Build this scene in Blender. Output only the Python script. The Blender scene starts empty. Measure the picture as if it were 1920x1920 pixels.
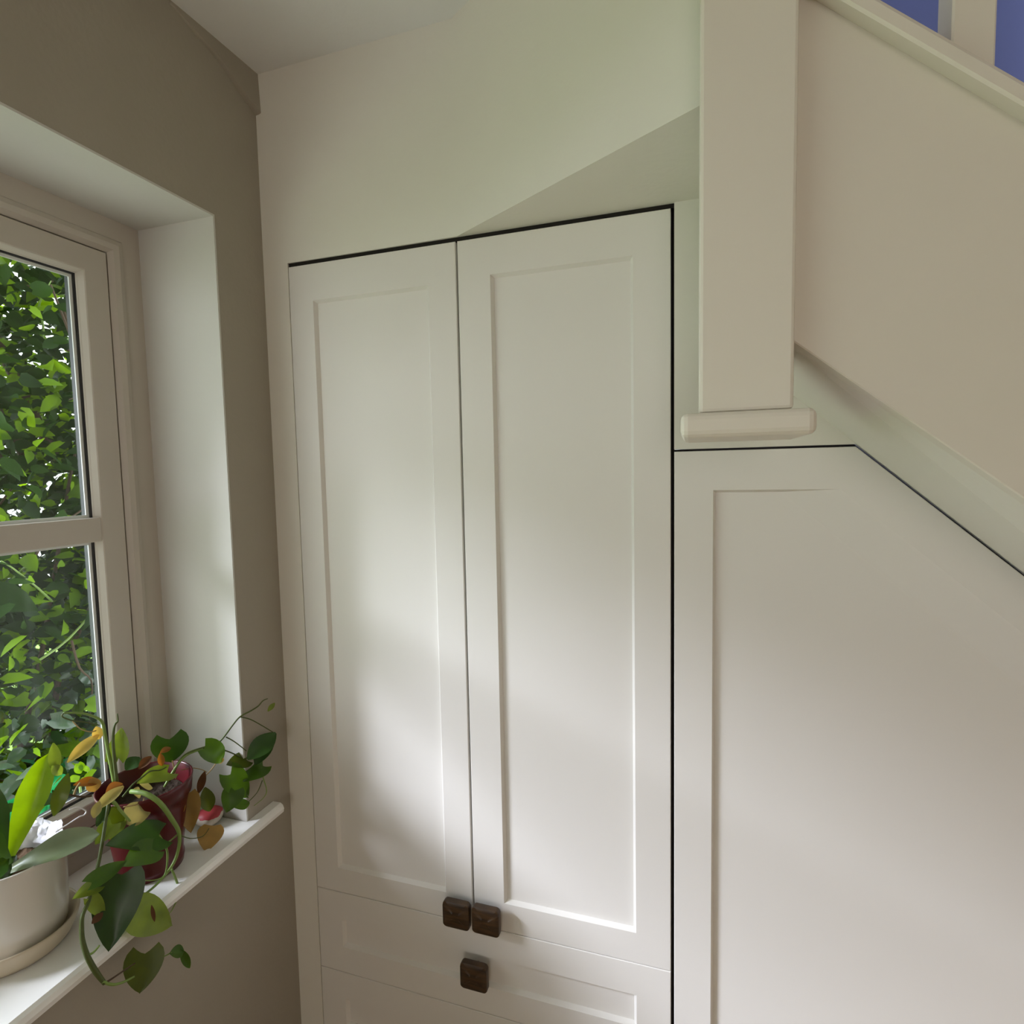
import bpy, bmesh, math, random
from mathutils import Vector, Matrix, noise

sc = bpy.context.scene
COL = sc.collection
random.seed(7)

# ------------------------------------------------------------------ camera
YAW, PITCH, ROLL, FPX = 0.3102, -0.0716, -0.0203, 1062.59
CAM = Vector((0.9373, -1.10, 1.55))
_cy, _sy = math.cos(YAW), math.sin(YAW)
FW = Vector((-_sy * math.cos(PITCH), _cy * math.cos(PITCH), math.sin(PITCH)))
_r0 = Vector((_cy, _sy, 0)); _u0 = _r0.cross(FW)
RT = math.cos(ROLL) * _r0 + math.sin(ROLL) * _u0
UP = -math.sin(ROLL) * _r0 + math.cos(ROLL) * _u0
cam_d = bpy.data.cameras.new('camera')
cam_d.sensor_width = 36.0
cam_d.lens = 36.0 * FPX / 1920.0
cam_d.clip_start = 0.02
cam_o = bpy.data.objects.new('camera', cam_d)
COL.objects.link(cam_o)
m3 = Matrix((RT, UP, -FW)).transposed()
cam_o.matrix_world = Matrix.Translation(CAM) @ m3.to_4x4()
sc.camera = cam_o

def sight(px, py, X):
    """survey helper: the point of the plane x = X that lies on the sight line of a pixel"""
    d = FW + RT * ((px - 960) / FPX) - UP * ((py - 960) / FPX)
    return CAM + d * ((X - CAM.x) / d.x)

# ------------------------------------------------------------------ world, sun, fill lamps, exposure
w = bpy.data.worlds.new('sky'); sc.world = w
w.use_nodes = True
nt = w.node_tree
bg = nt.nodes['Background']
bg.inputs['Color'].default_value = (0.92, 0.95, 1.0, 1)
bg.inputs['Strength'].default_value = 1.62

sun_d = bpy.data.lights.new('sun', 'SUN')
sun_d.energy = 2.8
sun_d.angle = math.radians(15)
sun_d.color = (0.83, 0.83, 1.0)
sun = bpy.data.objects.new('sun', sun_d)
sun.rotation_euler = Vector((1.0, 0.60, -0.63)).to_track_quat('-Z', 'Y').to_euler()
sun.location = (-3, -3, 3)
COL.objects.link(sun)

# warm fill lamp added at the rear wall to lift the shaded surfaces
rear_fill_d = bpy.data.lights.new('rear_fill_light', 'AREA')
rear_fill_d.shape = 'RECTANGLE'; rear_fill_d.size = 0.66; rear_fill_d.size_y = 1.0
rear_fill_d.energy = 2.8
rear_fill_d.color = (1.0, 0.80, 0.58)
rear_fill = bpy.data.objects.new('rear_fill_light', rear_fill_d)
rear_fill.location = (1.30, -3.46, 1.5)
rear_fill.rotation_euler = (math.radians(90), 0, 0)
COL.objects.link(rear_fill)

# fill lamp added above the stair flight to brighten the blue wall
land_d = bpy.data.lights.new('landing_fill_light', 'AREA')
land_d.size = 0.8
land_d.energy = 7.5
land_d.color = (0.85, 0.92, 1.0)
land = bpy.data.objects.new('landing_fill_light', land_d)
land.location = (2.6, 0.1, 3.7)
land.rotation_euler = Vector((-0.5, 0.25, -0.8)).to_track_quat('-Z', 'Y').to_euler()
COL.objects.link(land)

sc.view_settings.view_transform = 'Standard'
sc.view_settings.look = 'None'
sc.view_settings.gamma = 1.0
sc.view_settings.use_curve_mapping = False
sc.view_settings.exposure = 1.17

# ------------------------------------------------------------------ materials
def hexlin(r, g, b):
    f = lambda c: (c / 255 / 12.92) if c / 255 <= 0.04045 else ((c / 255 + 0.055) / 1.055) ** 2.4
    return (f(r), f(g), f(b), 1)

def paint(name, col, rough=0.5, var=0.03, bump=0.02, scale=60, spec=0.4, coat=0.0):
    m = bpy.data.materials.new(name); m.use_nodes = True
    n = m.node_tree.nodes; l = m.node_tree.links
    b = n['Principled BSDF']
    tc = n.new('ShaderNodeTexCoord')
    ns = n.new('ShaderNodeTexNoise'); ns.inputs['Scale'].default_value = scale * 0.1; ns.inputs['Detail'].default_value = 4
    l.new(tc.outputs['Object'], ns.inputs['Vector'])
    mix = n.new('ShaderNodeMix'); mix.data_type = 'RGBA'
    mix.inputs[6].default_value = tuple(c * (1 - var) for c in col[:3]) + (1,)
    mix.inputs[7].default_value = tuple(min(1, c * (1 + var)) for c in col[:3]) + (1,)
    l.new(ns.outputs['Fac'], mix.inputs[0]); l.new(mix.outputs[2], b.inputs['Base Color'])
    b.inputs['Roughness'].default_value = rough
    b.inputs['Specular IOR Level'].default_value = spec
    b.inputs['Coat Weight'].default_value = coat
    if bump:
        n2 = n.new('ShaderNodeTexNoise'); n2.inputs['Scale'].default_value = scale; n2.inputs['Detail'].default_value = 3
        l.new(tc.outputs['Object'], n2.inputs['Vector'])
        bp = n.new('ShaderNodeBump'); bp.inputs['Strength'].default_value = bump; bp.inputs['Distance'].default_value = 0.01
        l.new(n2.outputs['Fac'], bp.inputs['Height']); l.new(bp.outputs['Normal'], b.inputs['Normal'])
    return m

def leafmat(name, col, trans=0.4, gloss=0.35, edge=None, gain=1.25, spec=0.5):
    m = bpy.data.materials.new(name); m.use_nodes = True
    n = m.node_tree.nodes; l = m.node_tree.links
    b = n['Principled BSDF']; out = n['Material Output']
    tc = n.new('ShaderNodeTexCoord')
    ns = n.new('ShaderNodeTexNoise'); ns.inputs['Scale'].default_value = 28; ns.inputs['Detail'].default_value = 4
    l.new(tc.outputs['Object'], ns.inputs['Vector'])
    ri = n.new('ShaderNodeObjectInfo')
    add = n.new('ShaderNodeMath'); add.operation = 'MULTIPLY_ADD'
    add.inputs[1].default_value = 0.45
    l.new(ri.outputs['Random'], add.inputs[0]); l.new(ns.outputs['Fac'], add.inputs[2])
    mix = n.new('ShaderNodeMix'); mix.data_type = 'RGBA'
    mix.inputs[6].default_value = tuple(c * 0.62 for c in col[:3]) + (1,)
    e = edge or (min(1, col[0] * 1.35), min(1, col[1] * 1.25), col[2] * 1.1)
    mix.inputs[7].default_value = tuple(e[:3]) + (1,)
    sb = n.new('ShaderNodeMath'); sb.operation = 'SUBTRACT'; sb.inputs[1].default_value = 0.25
    l.new(add.outputs[0], sb.inputs[0])
    l.new(sb.outputs[0], mix.inputs[0])
    l.new(mix.outputs[2], b.inputs['Base Color'])
    b.inputs['Roughness'].default_value = gloss
    b.inputs['Specular IOR Level'].default_value = spec
    tr = n.new('ShaderNodeBsdfTranslucent')
    hs = n.new('ShaderNodeHueSaturation'); hs.inputs['Saturation'].default_value = 1.15; hs.inputs['Value'].default_value = gain
    hs.inputs['Hue'].default_value = 0.485
    l.new(mix.outputs[2], hs.inputs['Color']); l.new(hs.outputs[0], tr.inputs['Color'])
    ms = n.new('ShaderNodeMixShader'); ms.inputs[0].default_value = trans
    l.new(b.outputs[0], ms.inputs[1]); l.new(tr.outputs[0], ms.inputs[2]); l.new(ms.outputs[0], out.inputs[0])
    return m

M = {}
M['wall_white'] = paint('white_wall_paint', (0.80, 0.77, 0.69), 0.75, 0.015, 0.05, 90, 0.2)
M['joinery'] = paint('white_eggshell_joinery', (0.80, 0.77, 0.72), 0.42, 0.012, 0.012, 70, 0.35)
M['stair_white'] = paint('white_satin_stair_paint', (0.80, 0.75, 0.655), 0.45, 0.02, 0.02, 80, 0.35)
M['ceiling'] = paint('white_ceiling_paint', (0.83, 0.825, 0.81), 0.85, 0.015, 0.05, 90, 0.1)
M['taupe'] = paint('taupe_wall_paint', (0.385, 0.345, 0.285), 0.8, 0.03, 0.08, 80, 0.15)
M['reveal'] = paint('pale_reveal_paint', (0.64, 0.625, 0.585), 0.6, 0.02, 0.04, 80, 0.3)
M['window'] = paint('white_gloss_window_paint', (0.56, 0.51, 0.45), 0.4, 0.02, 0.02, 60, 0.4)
M['sill'] = paint('white_gloss_sill_paint', (0.90, 0.885, 0.85), 0.3, 0.03, 0.02, 40, 0.45)
M['gap_shade'] = paint('gap_shade_black', (0.012, 0.009, 0.007), 0.9, 0.1, 0.0)  # near-black stand-in for the shade inside door gaps
M['blue'] = paint('blue_stairwell_paint', hexlin(104, 111, 150), 0.8, 0.04, 0.05, 60, 0.1)
M['floor'] = paint('oak_floor', (0.48, 0.35, 0.22), 0.45, 0.15, 0.05, 12, 0.4)
M['metal'] = paint('aluminium_spacer', (0.75, 0.78, 0.76), 0.3, 0.02, 0, 60, 0.6)
M['rubber'] = paint('black_glazing_seal', (0.02, 0.02, 0.022), 0.5, 0.05, 0)
M['brick_ext'] = paint('render_outside', (0.55, 0.5, 0.44), 0.9, 0.1, 0.1, 30)
M['lawn'] = paint('lawn_turf', (0.22, 0.36, 0.09), 0.9, 0.35, 0.3, 40, 0.1)
M['bounce_paving'] = paint('pale_bounce_paving', (0.74, 0.75, 0.63), 0.9, 0.1, 0.2, 20, 0.1)  # pale green-tinted reflector, added unseen to bounce light up indoors
M['cream'] = paint('cream_wall_paint', (0.70, 0.58, 0.42), 0.8, 0.02, 0.05, 80, 0.1)
M['soil'] = paint('potting_soil', (0.05, 0.035, 0.025), 0.95, 0.4, 0.6, 90, 0.1)
M['bark'] = paint('bark_chips', (0.12, 0.075, 0.045), 0.9, 0.5, 0.5, 70, 0.1)
M['redpot'] = paint('dark_red_plastic', (0.085, 0.004, 0.007), 0.3, 0.06, 0.01, 30, 0.5)
M['whitepot'] = paint('white_glazed_pot', (0.70, 0.66, 0.59), 0.25, 0.05, 0.01, 30, 0.5, 0.3)
M['saucer'] = paint('tan_stained_saucer', (0.58, 0.49, 0.36), 0.35, 0.08, 0.01, 30, 0.45)
M['film'] = paint('white_plastic_film', (0.85, 0.83, 0.88), 0.35, 0.03, 0.1, 50, 0.5)
M['green_tub'] = paint('green_plastic', (0.02, 0.50, 0.16), 0.35, 0.05, 0.01, 30, 0.5)
M['pebble'] = None
M['twig'] = paint('brown_twigs', (0.09, 0.06, 0.04), 0.8, 0.3, 0.2, 80, 0.2)
M['stem_green'] = paint('green_stem', (0.20, 0.30, 0.07), 0.45, 0.2, 0.05, 90, 0.4)
M['stem_dark'] = paint('dark_green_stem', (0.080, 0.105, 0.025), 0.5, 0.2, 0.05, 90, 0.4)
M['stem_tan'] = paint('tan_dry_stem', (0.42, 0.30, 0.14), 0.7, 0.2, 0.05, 90, 0.2)

M['leaf_dark'] = leafmat('pothos_dark_leaf', (0.028, 0.080, 0.012), 0.2, 0.38)
M['leaf_mid'] = leafmat('pothos_mid_leaf', (0.060, 0.145, 0.014), 0.3, 0.3)
M['leaf_light'] = leafmat('pothos_light_leaf', (0.235, 0.34, 0.06), 0.35, 0.35)
M['leaf_olive'] = leafmat('pothos_olive_leaf', (0.085, 0.125, 0.014), 0.3, 0.35)
M['leaf_yellow'] = leafmat('pothos_yellow_leaf', (0.66, 0.52, 0.16), 0.3, 0.45)
M['leaf_ochre'] = leafmat('pothos_ochre_leaf', (0.40, 0.265, 0.085), 0.25, 0.6)
M['leaf_orange'] = leafmat('pothos_dry_orange_leaf', (0.33, 0.15, 0.035), 0.25, 0.6)
M['leaf_brown'] = leafmat('pothos_dry_brown_leaf', (0.13, 0.055, 0.02), 0.2, 0.7)
M['leaf_cream'] = leafmat('pothos_cream_leaf', (0.42, 0.38, 0.14), 0.35, 0.5)
M['orchid_bright'] = leafmat('orchid_bright_leaf', (0.19, 0.34, 0.012), 0.5, 0.35)
M['orchid_grey'] = leafmat('orchid_grey_leaf', (0.17, 0.22, 0.13), 0.15, 0.32)
M['orchid_dark'] = leafmat('orchid_dark_leaf', (0.03, 0.08, 0.012), 0.2, 0.3)
M['shrub_a'] = leafmat('shrub_deep_leaf', (0.016, 0.046, 0.007), 0.32, 0.5, None, 1.8, 0.15)
M['shrub_b'] = leafmat('shrub_lime_leaf', (0.12, 0.24, 0.012), 0.55, 0.5, None, 1.9, 0.2)
M['shrub_c'] = leafmat('shrub_sky_sheen_leaf', (0.09, 0.15, 0.10), 0.3, 0.2, None, 1.4, 0.8)  # sky reflection on the low leaves put partly into a bluish colour

def wood_mat():
    m = bpy.data.materials.new('dark_walnut'); m.use_nodes = True
    n = m.node_tree.nodes; l = m.node_tree.links; b = n['Principled BSDF']
    tc = n.new('ShaderNodeTexCoord'); mp = n.new('ShaderNodeMapping'); mp.inputs['Scale'].default_value = (18, 18, 190)
    mp.inputs['Rotation'].default_value = (0, 0.1, 0)
    ns = n.new('ShaderNodeTexNoise'); ns.inputs['Scale'].default_value = 1.0; ns.inputs['Detail'].default_value = 5
    cr = n.new('ShaderNodeValToRGB')
    cr.color_ramp.elements[0].position = 0.3; cr.color_ramp.elements[0].color = (0.018, 0.009, 0.004, 1)
    cr.color_ramp.elements[1].position = 0.75; cr.color_ramp.elements[1].color = (0.085, 0.042, 0.014, 1)
    l.new(tc.outputs['Object'], mp.inputs[0]); l.new(mp.outputs[0], ns.inputs[0]); l.new(ns.outputs[0], cr.inputs[0])
    l.new(cr.outputs[0], b.inputs['Base Color'])
    b.inputs['Roughness'].default_value = 0.42
    return m
M['walnut'] = wood_mat()

def pebble_mat():
    m = bpy.data.materials.new('painted_pebble'); m.use_nodes = True
    n = m.node_tree.nodes; l = m.node_tree.links; b = n['Principled BSDF']
    tc = n.new('ShaderNodeTexCoord'); sp = n.new('ShaderNodeSeparateXYZ')
    ns = n.new('ShaderNodeTexNoise'); ns.inputs['Scale'].default_value = 60
    l.new(tc.outputs['Object'], sp.inputs[0]); l.new(tc.outputs['Object'], ns.inputs['Vector'])
    ma = n.new('ShaderNodeMath'); ma.operation = 'MULTIPLY_ADD'; ma.inputs[1].default_value = 0.012
    l.new(ns.outputs['Fac'], ma.inputs[0]); l.new(sp.outputs['Z'], ma.inputs[2])
    gt = n.new('ShaderNodeMath'); gt.operation = 'GREATER_THAN'; gt.inputs[1].default_value = 0.0125
    l.new(ma.outputs[0], gt.inputs[0])
    mix = n.new('ShaderNodeMix'); mix.data_type = 'RGBA'
    mix.inputs[6].default_value = (0.62, 0.53, 0.42, 1); mix.inputs[7].default_value = (0.50, 0.05, 0.06, 1)
    l.new(gt.outputs[0], mix.inputs[0]); l.new(mix.outputs[2], b.inputs['Base Color'])
    b.inputs['Roughness'].default_value = 0.5
    return m
M['pebble'] = pebble_mat()

def glass_mat():
    m = bpy.data.materials.new('window_glass'); m.use_nodes = True
    n = m.node_tree.nodes; l = m.node_tree.links
    n.remove(n['Principled BSDF']); out = n['Material Output']
    t = n.new('ShaderNodeBsdfTransparent'); t.inputs[0].default_value = (0.95, 0.98, 0.96, 1)
    g = n.new('ShaderNodeBsdfGlossy'); g.inputs['Roughness'].default_value = 0.02
    lw = n.new('ShaderNodeLayerWeight'); lw.inputs[0].default_value = 0.5
    pw = n.new('ShaderNodeMath'); pw.operation = 'POWER'; pw.inputs[1].default_value = 4.0
    f = n.new('ShaderNodeMath'); f.operation = 'MULTIPLY_ADD'; f.inputs[1].default_value = 0.6; f.inputs[2].default_value = 0.03
    l.new(lw.outputs['Facing'], pw.inputs[0]); l.new(pw.outputs[0], f.inputs[0])
    ms = n.new('ShaderNodeMixShader')
    l.new(f.outputs[0], ms.inputs[0]); l.new(t.outputs[0], ms.inputs[1]); l.new(g.outputs[0], ms.inputs[2]); l.new(ms.outputs[0], out.inputs[0])
    return m
M['glass'] = glass_mat()

# ------------------------------------------------------------------ object helpers
WLOC = {}
def link(o, parent=None):
    COL.objects.link(o)
    if parent is not None:
        o.parent = parent
    return o

def root(name, loc, label, cat, group=None):
    o = bpy.data.objects.new(name, None)
    o.empty_display_size = 0.05
    o.location = loc; WLOC[o.name] = Vector(loc)
    o['label'] = label; o['category'] = cat
    if group: o['group'] = group
    COL.objects.link(o)
    return o

def tag(o, label, cat=None, kind=None, group=None):
    o['label'] = label
    if cat: o['category'] = cat
    if kind: o['kind'] = kind
    if group: o['group'] = group
    return o

def mk(name, verts, faces, mat, parent=None, smooth=False, bevel=0.0, segs=2, origin='c', fix=True):
    """one mesh object from world-space vertices, origin at its own centre"""
    vs = [Vector(v) for v in verts]
    lo = Vector((min(v[i] for v in vs) for i in range(3))); hi = Vector((max(v[i] for v in vs) for i in range(3)))
    c = (lo + hi) / 2
    me = bpy.data.meshes.new(name)
    me.from_pydata([v - c for v in vs], [], faces)
    me.validate()
    if fix or bevel:
        bm = bmesh.new(); bm.from_mesh(me)
        bmesh.ops.remove_doubles(bm, verts=bm.verts, dist=1e-6)
        bmesh.ops.recalc_face_normals(bm, faces=bm.faces)
        if bevel:
            es = [e for e in bm.edges if len(e.link_faces) == 2 and e.calc_face_angle(0) > 0.5]
            bmesh.ops.bevel(bm, geom=es, offset=bevel, segments=segs, affect='EDGES', profile=0.5)
        bm.to_mesh(me); bm.free()
    if smooth:
        for p in me.polygons: p.use_smooth = True
    me.materials.append(mat)
    o = bpy.data.objects.new(name, me)
    o.location = c - (WLOC[parent.name] if parent else Vector())
    link(o, parent); WLOC[o.name] = c
    return o

def boxvf(x0, x1, y0, y1, z0, z1):
    v = [(x0, y0, z0), (x1, y0, z0), (x1, y1, z0), (x0, y1, z0), (x0, y0, z1), (x1, y0, z1), (x1, y1, z1), (x0, y1, z1)]
    f = [(0, 3, 2, 1), (4, 5, 6, 7), (0, 1, 5, 4), (1, 2, 6, 5), (2, 3, 7, 6), (3, 0, 4, 7)]
    return v, f

def box(name, x0, x1, y0, y1, z0, z1, mat, parent=None, bevel=0.0, **k):
    v, f = boxvf(x0, x1, y0, y1, z0, z1)
    return mk(name, v, f, mat, parent, bevel=bevel, **k)

def multi(parts):
    V, F = [], []
    for v, f in parts:
        n = len(V); V += list(v); F += [tuple(i + n for i in q) for q in f]
    return V, F

def prism_y(poly, y0, y1):
    """polygon of (x, z) extruded from y0 to y1"""
    n = len(poly)
    v = [(x, y0, z) for x, z in poly] + [(x, y1, z) for x, z in poly]
    f = [tuple(range(n)), tuple(range(2 * n - 1, n - 1, -1))] + [(i, (i + 1) % n, n + (i + 1) % n, n + i) for i in range(n)]
    return v, f

def prism_z(poly, z0, z1):
    n = len(poly)
    v = [(x, y, z0) for x, y in poly] + [(x, y, z1) for x, y in poly]
    f = [tuple(range(n)), tuple(range(2 * n - 1, n - 1, -1))] + [(i, (i + 1) % n, n + (i + 1) % n, n + i) for i in range(n)]
    return v, f

def tube_vf(pts, radii, seg=8, sub=4):
    P = [Vector(p) for p in pts]
    if isinstance(radii, (int, float)): radii = [radii] * len(P)
    Q, R = [], []
    n = len(P)
    for i in range(n - 1):
        p0, p1, p2, p3 = P[max(0, i - 1)], P[i], P[i + 1], P[min(n - 1, i + 2)]
        for k in range(sub):
            t = k / sub
            Q.append(0.5 * ((2 * p1) + (p2 - p0) * t + (2 * p0 - 5 * p1 + 4 * p2 - p3) * t * t + (3 * p1 - p0 - 3 * p2 + p3) * t ** 3))
            R.append(radii[i] * (1 - t) + radii[i + 1] * t)
    Q.append(P[-1]); R.append(radii[-1])
    V, F = [], []
    a = None
    for i, q in enumerate(Q):
        d = (Q[min(i + 1, len(Q) - 1)] - Q[max(i - 1, 0)]).normalized()
        if a is None:
            a = d.orthogonal().normalized()
        a = (a - d * a.dot(d)).normalized()
        b = d.cross(a)
        for s in range(seg):
            th = 2 * math.pi * s / seg
            V.append(q + (a * math.cos(th) + b * math.sin(th)) * R[i])
    for i in range(len(Q) - 1):
        for s in range(seg):
            F.append((i * seg + s, i * seg + (s + 1) % seg, (i + 1) * seg + (s + 1) % seg, (i + 1) * seg + s))
    F.append(tuple(range(seg))[::-1]); m = (len(Q) - 1) * seg
    F.append(tuple(m + s for s in range(seg)))
    return V, F

def lathe_vf(c, prof, seg=48):
    V, F = [], []
    for r, z in prof:
        for s in range(seg):
            a = 2 * math.pi * s / seg
            V.append((c[0] + r * math.cos(a), c[1] + r * math.sin(a), z))
    for i in range(len(prof) - 1):
        for s in range(seg):
            F.append((i * seg + s, i * seg + (s + 1) % seg, (i + 1) * seg + (s + 1) % seg, (i + 1) * seg + s))
    F.append(tuple(range(seg))[::-1])
    m = (len(prof) - 1) * seg
    F.append(tuple(m + s for s in range(seg)))
    return V, F

# ------------------------------------------------------------------ setting: measured dimensions (metres, floor at 0)
CEIL = 2.444
YR = -0.135          # near side of the window reveal
XF = -0.205          # inner face of the window frame
YW2 = -2.32         # far end of the window opening
SILL = 0.79
HEAD = 2.088
XA, XM, XR = 0.067, 0.4768, 0.8972      # cupboard door edges
ZT, ZB = 2.0185, 0.5497
XROOM, YROOM = 3.3, -3.5

def struct(o, label=None):
    o['kind'] = 'structure'
    if label: o['label'] = label
    return o

struct(box('floor', 0, 4.3, YROOM, 0.72, -0.05, 0, M['floor']), 'brown wooden floor of the room')

# left wall (taupe) around the window opening
wl = []
T = -0.30
wl.append(boxvf(T, 0, YR, 0.06, 0, CEIL + 0.1))
wl.append(boxvf(T, 0, YROOM, YW2, 0, CEIL + 0.1))
wl.append(boxvf(T, 0, YW2, YR, 0, SILL - 0.03))
wl.append(boxvf(T, 0, YW2, YR, HEAD, CEIL + 0.1))
v, f = multi(wl)
wall_left = struct(mk('wall_left', v, f, M['taupe'], fix=False), 'taupe painted wall around the window')
# pale lining of the reveal (two sides and head)
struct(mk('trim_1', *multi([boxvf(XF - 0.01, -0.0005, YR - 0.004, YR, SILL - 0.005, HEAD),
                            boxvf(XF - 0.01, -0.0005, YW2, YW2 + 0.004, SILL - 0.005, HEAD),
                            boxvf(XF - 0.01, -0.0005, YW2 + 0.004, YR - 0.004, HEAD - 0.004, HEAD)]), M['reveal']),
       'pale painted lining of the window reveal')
# uneven boxed plaster strip in the top corner of the left wall
pv = []
N = 14
for i in range(N + 1):
    t = i / N
    y = -0.215 + t * 0.215
    h = 0.004 + 0.078 * t ** 1.25 + 0.003 * math.sin(9 * t)
    p = 0.002 + 0.012 * t ** 0.8
    pv += [(-0.001, y, CEIL), (p * 0.75, y, CEIL), (p, y, CEIL - h), (p * 0.6, y, CEIL - h - 0.002), (-0.001, y, CEIL - h - 0.003)]
pf = []
for i in range(N):
    for k in range(4):
        a = i * 5 + k
        pf.append((a, a + 1, a + 6, a + 5))
pf.append((4, 3, 2, 1, 0)); pf.append(tuple(N * 5 + k for k in range(5)))
struct(mk('trim_2', pv, pf, M['taupe'], smooth=False), 'uneven plaster strip in the ceiling corner')

# back wall: filler strip left of the cupboard, upper wall, strip by the newel, all in one plane
TH = 0.12
GT = 0.0045
v, f = multi([boxvf(0.0, XA - 0.0012, 0.0, TH, 0, ZT + 0.009),
              boxvf(XR + 0.0062, 1.32, 0.0, 0.018, 1.5845, ZT + 0.012)])
struct(mk('wall_back', v, f, M['wall_white'], fix=False), 'white wall framing the built-in cupboard')
# upper wall that turns forward at the landing and oversails the cupboard; the plastered front is one soft surface
zl, zh = ZT + 0.009, CEIL + 0.1
cols = [(0.0, 0.0), (0.12, 0.0), (0.22, 0.0), (XM + 0.003, -0.001), (0.76, -0.165), (0.86, -0.2235), (0.9440, -0.2725)]
nc = len(cols)
front = ([(x, y, z) for z in (zl, zh) for x, y in cols], [(i, i + 1, nc + i + 1, nc + i) for i in range(nc - 1)])
pl = cols + [(0.985, -0.2725), (0.985, TH), (0.0, TH)]
npl = len(pl)
body = ([(x, y, z) for z in (zl, zh) for x, y in pl],
        [tuple(range(npl))[::-1], tuple(range(npl, 2 * npl))] + [(i, (i + 1) % npl, npl + (i + 1) % npl, npl + i) for i in range(nc - 1, npl)])
v, f = multi([front, body])
wu = struct(mk('wall_upper', v, f, M['wall_white'], fix=False), 'white upper wall that angles forward over the cupboard')
for i, p in enumerate(wu.data.polygons): p.use_smooth = i < nc - 1
# ceiling with the stair opening left free
cp = [(-0.05, YROOM), (XROOM, YROOM), (XROOM, -0.42), (0.935, -0.42), (0.935, -0.262), (XM, 0.004), (-0.05, 0.004)]
struct(mk('ceiling', *prism_z(cp, CEIL, CEIL + 0.08), M['ceiling']), 'white ceiling')
# stairwell walls, blue
struct(mk('wall_stairwell', *multi([boxvf(0.9, 4.2, 0.62, 0.72, 0.0, 4.4), boxvf(0.86, 0.9, 0.05, 0.72, 2.1, 4.4), boxvf(4.2, 4.3, -0.4, 0.72, 0, 4.4),
                                    boxvf(0.9, 4.2, -0.42, 0.72, 4.4, 4.5), boxvf(0.9, 4.3, -0.52, -0.42, CEIL + 0.08, 4.4)]), M['blue'], fix=False), 'blue stairwell wall behind the banister')
# the rest of the room behind the camera
struct(box('wall_right', XROOM, XROOM + 0.1, YROOM, -0.42, 0, CEIL + 0.08, M['cream']), 'cream side wall of the room')
v, f = multi([boxvf(0, 0.95, YROOM, YROOM + 0.03, 0, CEIL), boxvf(1.65, XROOM, YROOM, YROOM + 0.03, 0, CEIL), boxvf(0.95, 1.65, YROOM, YROOM + 0.03, 2.0, CEIL), boxvf(0.95, 1.65, YROOM, YROOM + 0.03, 0, 0.98)])
struct(mk('wall_rear', v, f, M['cream'], fix=False), 'cream rear wall with an opening added for fill light')

# ------------------------------------------------------------------ window
win = bpy.data.objects.new('window_1', None); win.location = (XF, -0.73, SILL); WLOC['window_1'] = Vector(win.location)
COL.objects.link(win); struct(win, 'white painted timber casement window with glazing bar')

def ring_x(name, y0, y1, z0, z1, prof, mat, parent, smooth=False):
    """picture-frame ring in the plane of the window; prof = list of (inset, x)"""
    V, F = [], []
    for ins, x in prof:
        V += [(x, y0 + ins, z0 + ins), (x, y1 - ins, z0 + ins), (x, y1 - ins, z1 - ins), (x, y0 + ins, z1 - ins)]
    n = len(prof)
    for i in range(n):
        j = (i + 1) % n
        for k in range(4):
            F.append((i * 4 + k, i * 4 + (k + 1) % 4, j * 4 + (k + 1) % 4, j * 4 + k))
    return mk(name, V, F, mat, parent)

Y0, Y1, Z0, Z1 = YW2 + 0.004, YR - 0.004, SILL - 0.005, HEAD - 0.004
MUL = [(-1.65, -1.59)]        # mullions between the sashes
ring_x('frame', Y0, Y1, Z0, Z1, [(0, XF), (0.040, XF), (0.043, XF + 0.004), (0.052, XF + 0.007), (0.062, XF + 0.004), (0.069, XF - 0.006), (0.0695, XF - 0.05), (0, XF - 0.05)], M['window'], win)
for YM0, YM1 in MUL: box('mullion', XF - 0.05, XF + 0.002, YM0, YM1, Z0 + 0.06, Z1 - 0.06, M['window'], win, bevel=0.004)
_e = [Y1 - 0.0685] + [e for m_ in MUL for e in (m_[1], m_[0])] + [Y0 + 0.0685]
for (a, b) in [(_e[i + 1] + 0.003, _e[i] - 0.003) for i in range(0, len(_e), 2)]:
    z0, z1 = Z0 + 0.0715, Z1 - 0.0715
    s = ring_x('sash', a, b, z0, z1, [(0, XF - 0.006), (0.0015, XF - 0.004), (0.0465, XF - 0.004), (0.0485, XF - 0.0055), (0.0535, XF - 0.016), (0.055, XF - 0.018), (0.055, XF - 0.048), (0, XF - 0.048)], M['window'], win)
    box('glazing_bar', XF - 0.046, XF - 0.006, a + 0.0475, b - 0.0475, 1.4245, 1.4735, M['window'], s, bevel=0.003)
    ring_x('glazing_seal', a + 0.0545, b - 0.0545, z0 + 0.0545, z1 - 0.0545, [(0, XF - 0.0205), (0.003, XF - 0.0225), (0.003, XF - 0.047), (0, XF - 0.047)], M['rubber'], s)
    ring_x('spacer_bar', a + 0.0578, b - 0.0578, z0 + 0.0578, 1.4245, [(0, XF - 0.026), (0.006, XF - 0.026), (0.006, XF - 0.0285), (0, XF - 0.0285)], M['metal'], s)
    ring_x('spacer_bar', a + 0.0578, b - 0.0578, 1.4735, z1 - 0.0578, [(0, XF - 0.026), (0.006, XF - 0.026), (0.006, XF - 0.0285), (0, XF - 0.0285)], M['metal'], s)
    for (c, d) in ((z0 + 0.055, 1.426), (1.472, z1 - 0.055)):
        box('pane', XF - 0.034, XF - 0.030, a + 0.055, b - 0.055, c, d, M['glass'], s)

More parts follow.
